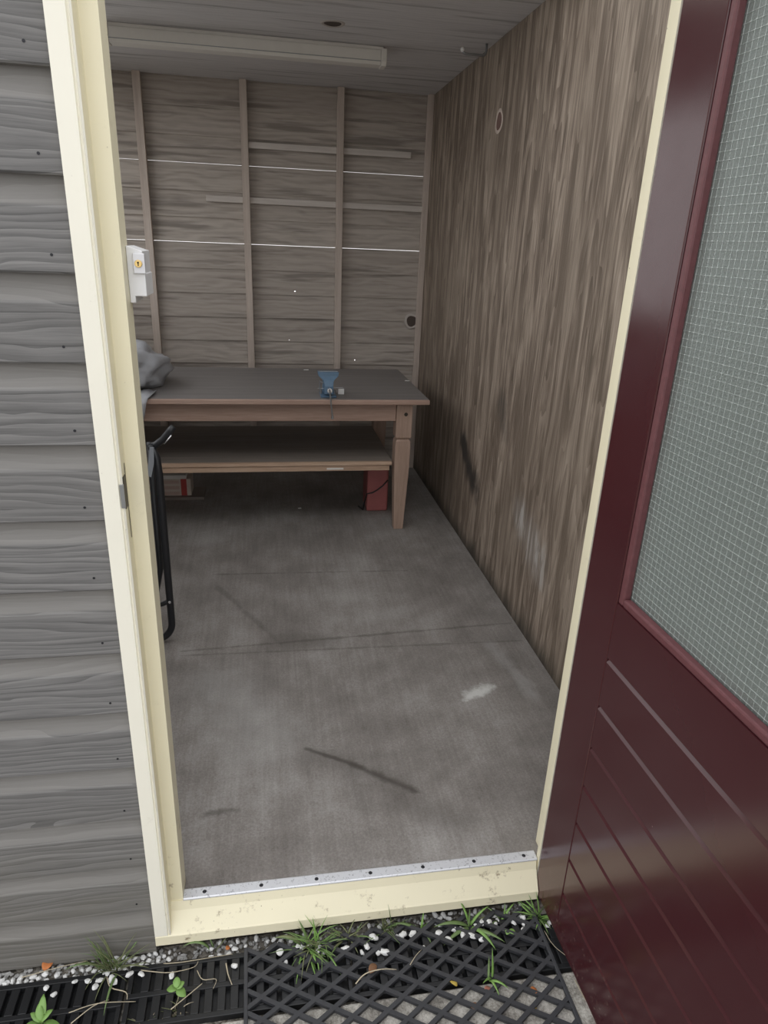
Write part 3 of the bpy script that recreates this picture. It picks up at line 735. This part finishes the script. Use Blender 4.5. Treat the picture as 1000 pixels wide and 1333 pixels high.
strew(44, -.10, .03, -.028, .006, -.036, 'white stones below the left jamb', 'white stone chip heaped between board wall corner and black grating')
strew(40, -.42, -.10, -.030, -.012, -.036, 'white stones along the board wall', 'white stone chip in the line along the foot of the board wall')
strew(26, .10, .40, -.026, .016, -.036, 'white stones below the sill at left', 'white stone chip under the left half of the cream sill')
strew(34, .50, .95, -.026, .014, -.036, 'white stones below the sill at right', 'white stone chip under the right half of the cream sill')
for (x, y) in ((-.235, -.052), (-.215, -.070), (-.176, -.045), (-.145, -.048), (-.120, -.050), (-.127, -.064), (-.095, -.050), (-.055, -.045), (-.105, -.036), (-.028, -.048), (.042, -.062), (.185, -.058), (-.085, -.060)):
    put(x, y, GT, R_.uniform(.8, 1.15), 'white stone chip lying on the uncovered left gratings', 'white stones on the left gratings')
for (x, y) in ((.985, -.052), (.972, -.060), (.992, -.062)):
    put(x, y, GT, R_.uniform(.8, 1.1), 'white stone chip on the grating strip beside the maroon door', 'white stones by the door')
for i in range(46):
    x, y = R_.uniform(.26, .92), -.030-abs(R_.gauss(0, .026))
    put(x, y, GT, R_.uniform(.7, 1.45), 'white stone chip on the grating seen through the rubber mat', 'white stones under the mat')

# ------------------------------------------------------------------ plants
def blade(bm, base, az, L, lean, droop, w, n=8):
    p = Vector(base); h = Vector((math.cos(az), math.sin(az), 0)); side = Vector((-h.y, h.x, 0)); el = PI/2 - lean
    rows = []
    for i in range(n+1):
        t = i/n; ww = w*(min(1, .55+t*2.2) if t < .3 else (1-((t-.3)/.7)**1.8))+.00015
        d = h*math.cos(el) + Vector((0, 0, 1))*math.sin(el); up = d.cross(side)
        rows.append([bm.verts.new(p - side*ww), bm.verts.new(p + up*ww*.35), bm.verts.new(p + side*ww)])
        p = p + d*(L/n); el -= droop/n
        if p.z < -.022: p.z = -.022
    for a, b in zip(rows, rows[1:]):
        for j in range(2): bm.faces.new((a[j], a[j+1], b[j+1], b[j]))
def tuft(x, y, z, blades, label, m='g1', name='grass_tuft', sp=.008):
    t = thing(name, label, 'grass', (x, y, z))
    for (az, L, lean, droop, w) in blades:
        bm = bmesh.new(); blade(bm, (R_.uniform(-sp, sp), R_.uniform(-.005, .005), 0), az, L, lean, droop, w)
        o = obj('blade', bm, MT[m if not isinstance(m, tuple) else R_.choice(m)], t, smooth=True)
        md = o.modifiers.new('solid', 'SOLIDIFY'); md.thickness = .0004
    return t
def rb(n, L0, L1, w0, w1, lean=.9, droop=1.4, az=None):
    return [(R_.uniform(*az) if az else R_.uniform(PI*.75, PI*2.25), R_.uniform(L0, L1), R_.uniform(.1, lean), R_.uniform(.2, droop), R_.uniform(w0, w1)) for _ in range(n)]
tuft(-.098, -.020, -.04, rb(46, .05, .135, .001, .0022, .8, 1.2) + [(3.3, .11, .25, 1.9, .004), (3.5, .10, .5, .7, .002), (4.6, .12, .8, 1.5, .003)], 'tall wispy grass tuft against the board wall', ('g1', 'g3'), sp=.02)
tuft(.128, .000, -.04, [(PI, .095, .0, 2.7, .0045), (0.25, .10, .65, .3, .0012), (2.2, .05, .5, 1, .002)], 'sparse grass with one arching blade before the sill left end', ('g1', 'g3'))
tuft(.375, -.030, -.036, rb(70, .05, .105, .0011, .0026, 1.25, 1.9) + [(2.9, .09, .4, 1.9, .006), (2.4, .085, .15, .6, .0045), (1.9, .085, .2, .3, .0035), (4.9, .06, .6, 1.2, .007), (5.4, .09, .9, 1.4, .005), (0.2, .09, .8, 1.5, .004)], 'thick grass clump at the left of the rubber mat', ('g1', 'g2', 'g3'), sp=.028)
tuft(.455, -.018, -.036, rb(18, .04, .08, .0012, .003, 1.1, 1.5), 'thin grass between thick clump and sill middle', ('g1', 'g3'), sp=.022)
tuft(.555, -.008, -.038, rb(24, .04, .085, .0009, .0022, 1.0, 1.0), 'fine upright grass in front of the sill middle', ('g1', 'g3'), sp=.022)
tuft(.655, -.022, -.036, [(3.0, .08, .8, 1.0, .005), (2.8, .06, 1.0, .9, .005), (1.2, .05, .4, .6, .003), (.3, .05, .9, .9, .004), (4.9, .04, .9, 1, .004)], 'short broad grass blades right of the sill middle', ('g1', 'g2'))
tuft(.775, -.030, -.036, [(3.2, .11, .75, 1.3, .006), (3.6, .10, .9, 1.4, .006), (2.2, .08, .3, .7, .004), (.4, .08, .5, 1.2, .004), (5.6, .11, .9, 1.0, .006), (5.2, .10, .8, 1.4, .006), (1.4, .06, .1, .3, .003)], 'bright broad bladed grass near the sill right end', ('g2', 'g1'))
tuft(.863, -.020, -.036, [(.5, .06, .6, .8, .004), (2.6, .05, .7, .8, .005), (3.6, .05, 1.0, .8, .005), (1.4, .05, .1, .3, .002)], 'tiny grass sprig behind the right corner of the mat', ('g1', 'g2'))
tuft(.962, -.030, -.036, rb(34, .04, .08, .0018, .0036, 1.1, 1.3, (PI*.6, PI*1.9)), 'leafy grass tuft at the foot of the maroon door', ('g2', 'g1'))
tuft(.782, -.170, -.024, [(1.7, .085, .1, .3, .003), (1.3, .05, .6, .8, .003), (5.6, .055, .7, 1.6, .0035), (4.9, .05, .8, 1.4, .003), (3.8, .045, .7, .8, .003)], 'single grass sprout growing through the rubber mat', ('g1', 'g2'))
tuft(.062, -.135, -.044, rb(16, .02, .055, .0007, .0014, 1.2, 1.2), 'low dry grass at the front edge of the left grating', ('straw', 'g3'))
tuft(-.01, -.155, -.044, rb(14, .02, .05, .0007, .0014, 1.2, 1.2), 'dry matted grass in the bottom left corner', ('straw', 'g3'))

def leaf(bm, base, az, L, w, tilt, curl=.5, n=7):
    p = Vector(base); h = Vector((math.cos(az), math.sin(az), 0)); side = Vector((-h.y, h.x, 0)); el = tilt; rows = []
    for i in range(n+1):
        t = i/n; ww = w*math.sin(PI*min(1, t*.93+.05))**.8*(1-.25*t)+.0002
        d = h*math.cos(el)+Vector((0, 0, 1))*math.sin(el); up = side.cross(d)*-1
        rows.append([bm.verts.new(p-side*ww+Vector((0, 0, ww*.35))), bm.verts.new(p), bm.verts.new(p+side*ww+Vector((0, 0, ww*.35)))])
        p = p+d*(L/n); el -= curl/n
    for a, b in zip(rows, rows[1:]):
        for j in range(2): bm.faces.new((a[j], a[j+1], b[j+1], b[j]))
def weed(x, y, z, leaves, h, label, m='g2'):
    t = thing('broadleaf_weed', label, 'weed', (x, y, z))
    bm = bmesh.new(); tube(bm, [(0, 0, 0), (.002, -.001, h*.6), (.001, 0, h)], [.0018, .0015, .0008], 6); obj('stem', bm, MT['g3'], t, smooth=True)
    for (az, L, w, tilt, hz, curl) in leaves:
        bm = bmesh.new(); leaf(bm, (0, 0, h*hz), az, L, w, tilt, curl); o = obj('leaf', bm, MT[m], t, smooth=True)
        md = o.modifiers.new('solid', 'SOLIDIFY'); md.thickness = .0005
    return t
weed(-.222, -.135, -.044, [(3.3, .045, .011, .25, .75, .8), (-.25, .048, .011, .2, .75, .8), (1.6, .055, .010, 1.0, .8, .6), (1.9, .035, .009, .9, 1, .6), (4.6, .04, .010, .4, .9, .8), (.6, .03, .008, .7, 1, .6), (2.6, .03, .008, .7, 1, .6)], .034, 'bright green broad leaved weed at the bottom left')
weed(.062, -.118, -.040, [(2.9, .024, .010, .1, 1, .6), (1.6, .022, .009, .6, 1.1, .5), (-.6, .026, .011, -.1, 1, .4), (.6, .020, .009, .4, 1.05, .4)], .05, 'small clover like weed on the left grating')
weed(.825, -.034, -.036, [(2.6, .026, .010, .5, 1, .5)], .012, 'single round grey green leaf behind the mat', 'g3')
weed(.867, -.062, -.026, [(5.6, .020, .008, .2, 1, .5), (4.0, .014, .007, .2, 1, .5)], .008, 'small green leaf inside the right corner of the mat', 'g2')

def dead_leaf(x, y, z, L, w, az, m, label):
    bm = bmesh.new(); leaf(bm, (0, 0, .003), 0, L, w, .35, 1.1)
    o = obj('dead_leaf', bm, MT[m], loc=(x, y, z), smooth=True); o.rotation_euler = (.15, 0, az)
    md = o.modifiers.new('solid', 'SOLIDIFY'); md.thickness = .0005
    return tag(o, label, 'leaf')
dead_leaf(-.255, -.005, -.030, .030, .013, 1.2, 'orange', 'orange dead leaf at the foot of the board wall')
dead_leaf(.163, -.010, -.030, .012, .006, .6, 'orange', 'tiny orange leaf scrap below the sill left end')
dead_leaf(.500, -.125, -.0145, .030, .010, .8, 'brown', 'curled brown leaf on the rubber mat middle')
dead_leaf(.700, -.178, -.024, .026, .008, 2.2, 'ylw', 'yellow leaf in the mat near the grass sprout')
dead_leaf(.765, -.205, -.024, .022, .011, 1.0, 'pink', 'pinkish leaf scrap in the mat below the sprout')
dead_leaf(.735, -.235, -.024, .022, .010, 2.5, 'brown', 'brown leaf scrap in the lower mat near the bottom edge')
dead_leaf(.885, -.212, -.024, .020, .010, 3.4, 'orange', 'orange leaf scrap in the lower right of the mat')
dead_leaf(.850, -.255, -.024, .022, .008, .3, 'ylw', 'yellow brown leaf at the bottom right of the mat')
dead_leaf(.640, -.268, -.024, .016, .008, 1.3, 'orange', 'small orange leaf at the bottom middle of the mat')

def straw(pts, label, r=.0011, m='straw'):
    bm = bmesh.new(); P = [Vector(p) for p in pts]; S2 = []
    for i in range(len(P)-1):
        p0, p1, p2, p3 = P[max(i-1, 0)], P[i], P[i+1], P[min(i+2, len(P)-1)]
        for k in range(4):
            t = k/4; S2.append(.5*((2*p1)+(p2-p0)*t+(2*p0-5*p1+4*p2-p3)*t*t+(3*p1-p0-3*p2+p3)*t**3))
    S2.append(P[-1]); tube(bm, S2, [r*(1-.5*i/len(S2)) for i in range(len(S2))], 5)
    return tag(obj('dry_stem', bm, MT[m], smooth=True), label, 'dry stem', 'dry stems')
zt = -.0135
straw([(.465, -.145, zt), (.49, -.130, zt+.008), (.53, -.126, zt+.010), (.565, -.126, zt+.002)], 'arched dry stem lying on the rubber mat middle', .0016)
straw([(.60, -.118, zt), (.618, -.10, zt+.004), (.635, -.085, zt)], 'short pale stem on the mat right of the brown leaf')
straw([(.05, -.14, -.02), (.09, -.112, -.017), (.115, -.095, -.014)], 'pale stem leaning across the left grating', .0014)
straw([(.100, -.060, -.018), (.115, -.085, -.016), (.145, -.088, -.016), (.140, -.108, -.018)], 'bent dry stem in the middle of the left grating')
straw([(.166, -.052, -.018), (.172, -.08, -.016), (.182, -.105, -.018)], 'straight dry stalk beside the mat left edge', .0018)
straw([(-.16, -.142, -.018), (-.12, -.115, -.012), (-.09, -.10, -.02)], 'dry stem right of the broad leaved weed', .0012)
straw([(-.17, -.118, -.018), (-.11, -.110, -.012), (-.03, -.112, -.02)], 'long thin dry stem across the left grating slots', .0011)
straw([(-.03, -.04, -.02), (.0, -.052, -.014), (.04, -.058, -.016), (.09, -.05, -.02), (.1, -.035, -.022)], 'curved dry stem below the left jamb corner', .0012)
straw([(.01, -.025, -.028), (.06, -.032, -.022), (.12, -.03, -.022), (.18, -.025, -.026)], 'dry stem running below the sill left end', .0011)
straw([(-.30, -.015, -.028), (-.22, -.004, -.024), (-.16, .004, -.026)], 'dry stem along the board wall foot', .0011)
straw([(.958, -.075, -.018), (.965, -.12, -.014), (1.0, -.155, -.018), (1.01, -.125, -.012), (1.0, -.10, -.012)], 'thin looping stem beside the mat right edge', .0007)
straw([(.985, -.20, -.024), (.99, -.25, -.022), (1.01, -.32, -.024)], 'straight dry stem on the paving by the door', .0012)
straw([(.955, -.20, -.024), (.957, -.24, -.021), (.962, -.28, -.024)], 'short dry stem on the paving beside the mat', .001)
straw([(-.105, -.045, -.022), (-.09, -.075, -.016), (-.055, -.09, -.016), (-.05, -.105, -.02)], 'looped dry stem below the tall grass tuft', .0016)
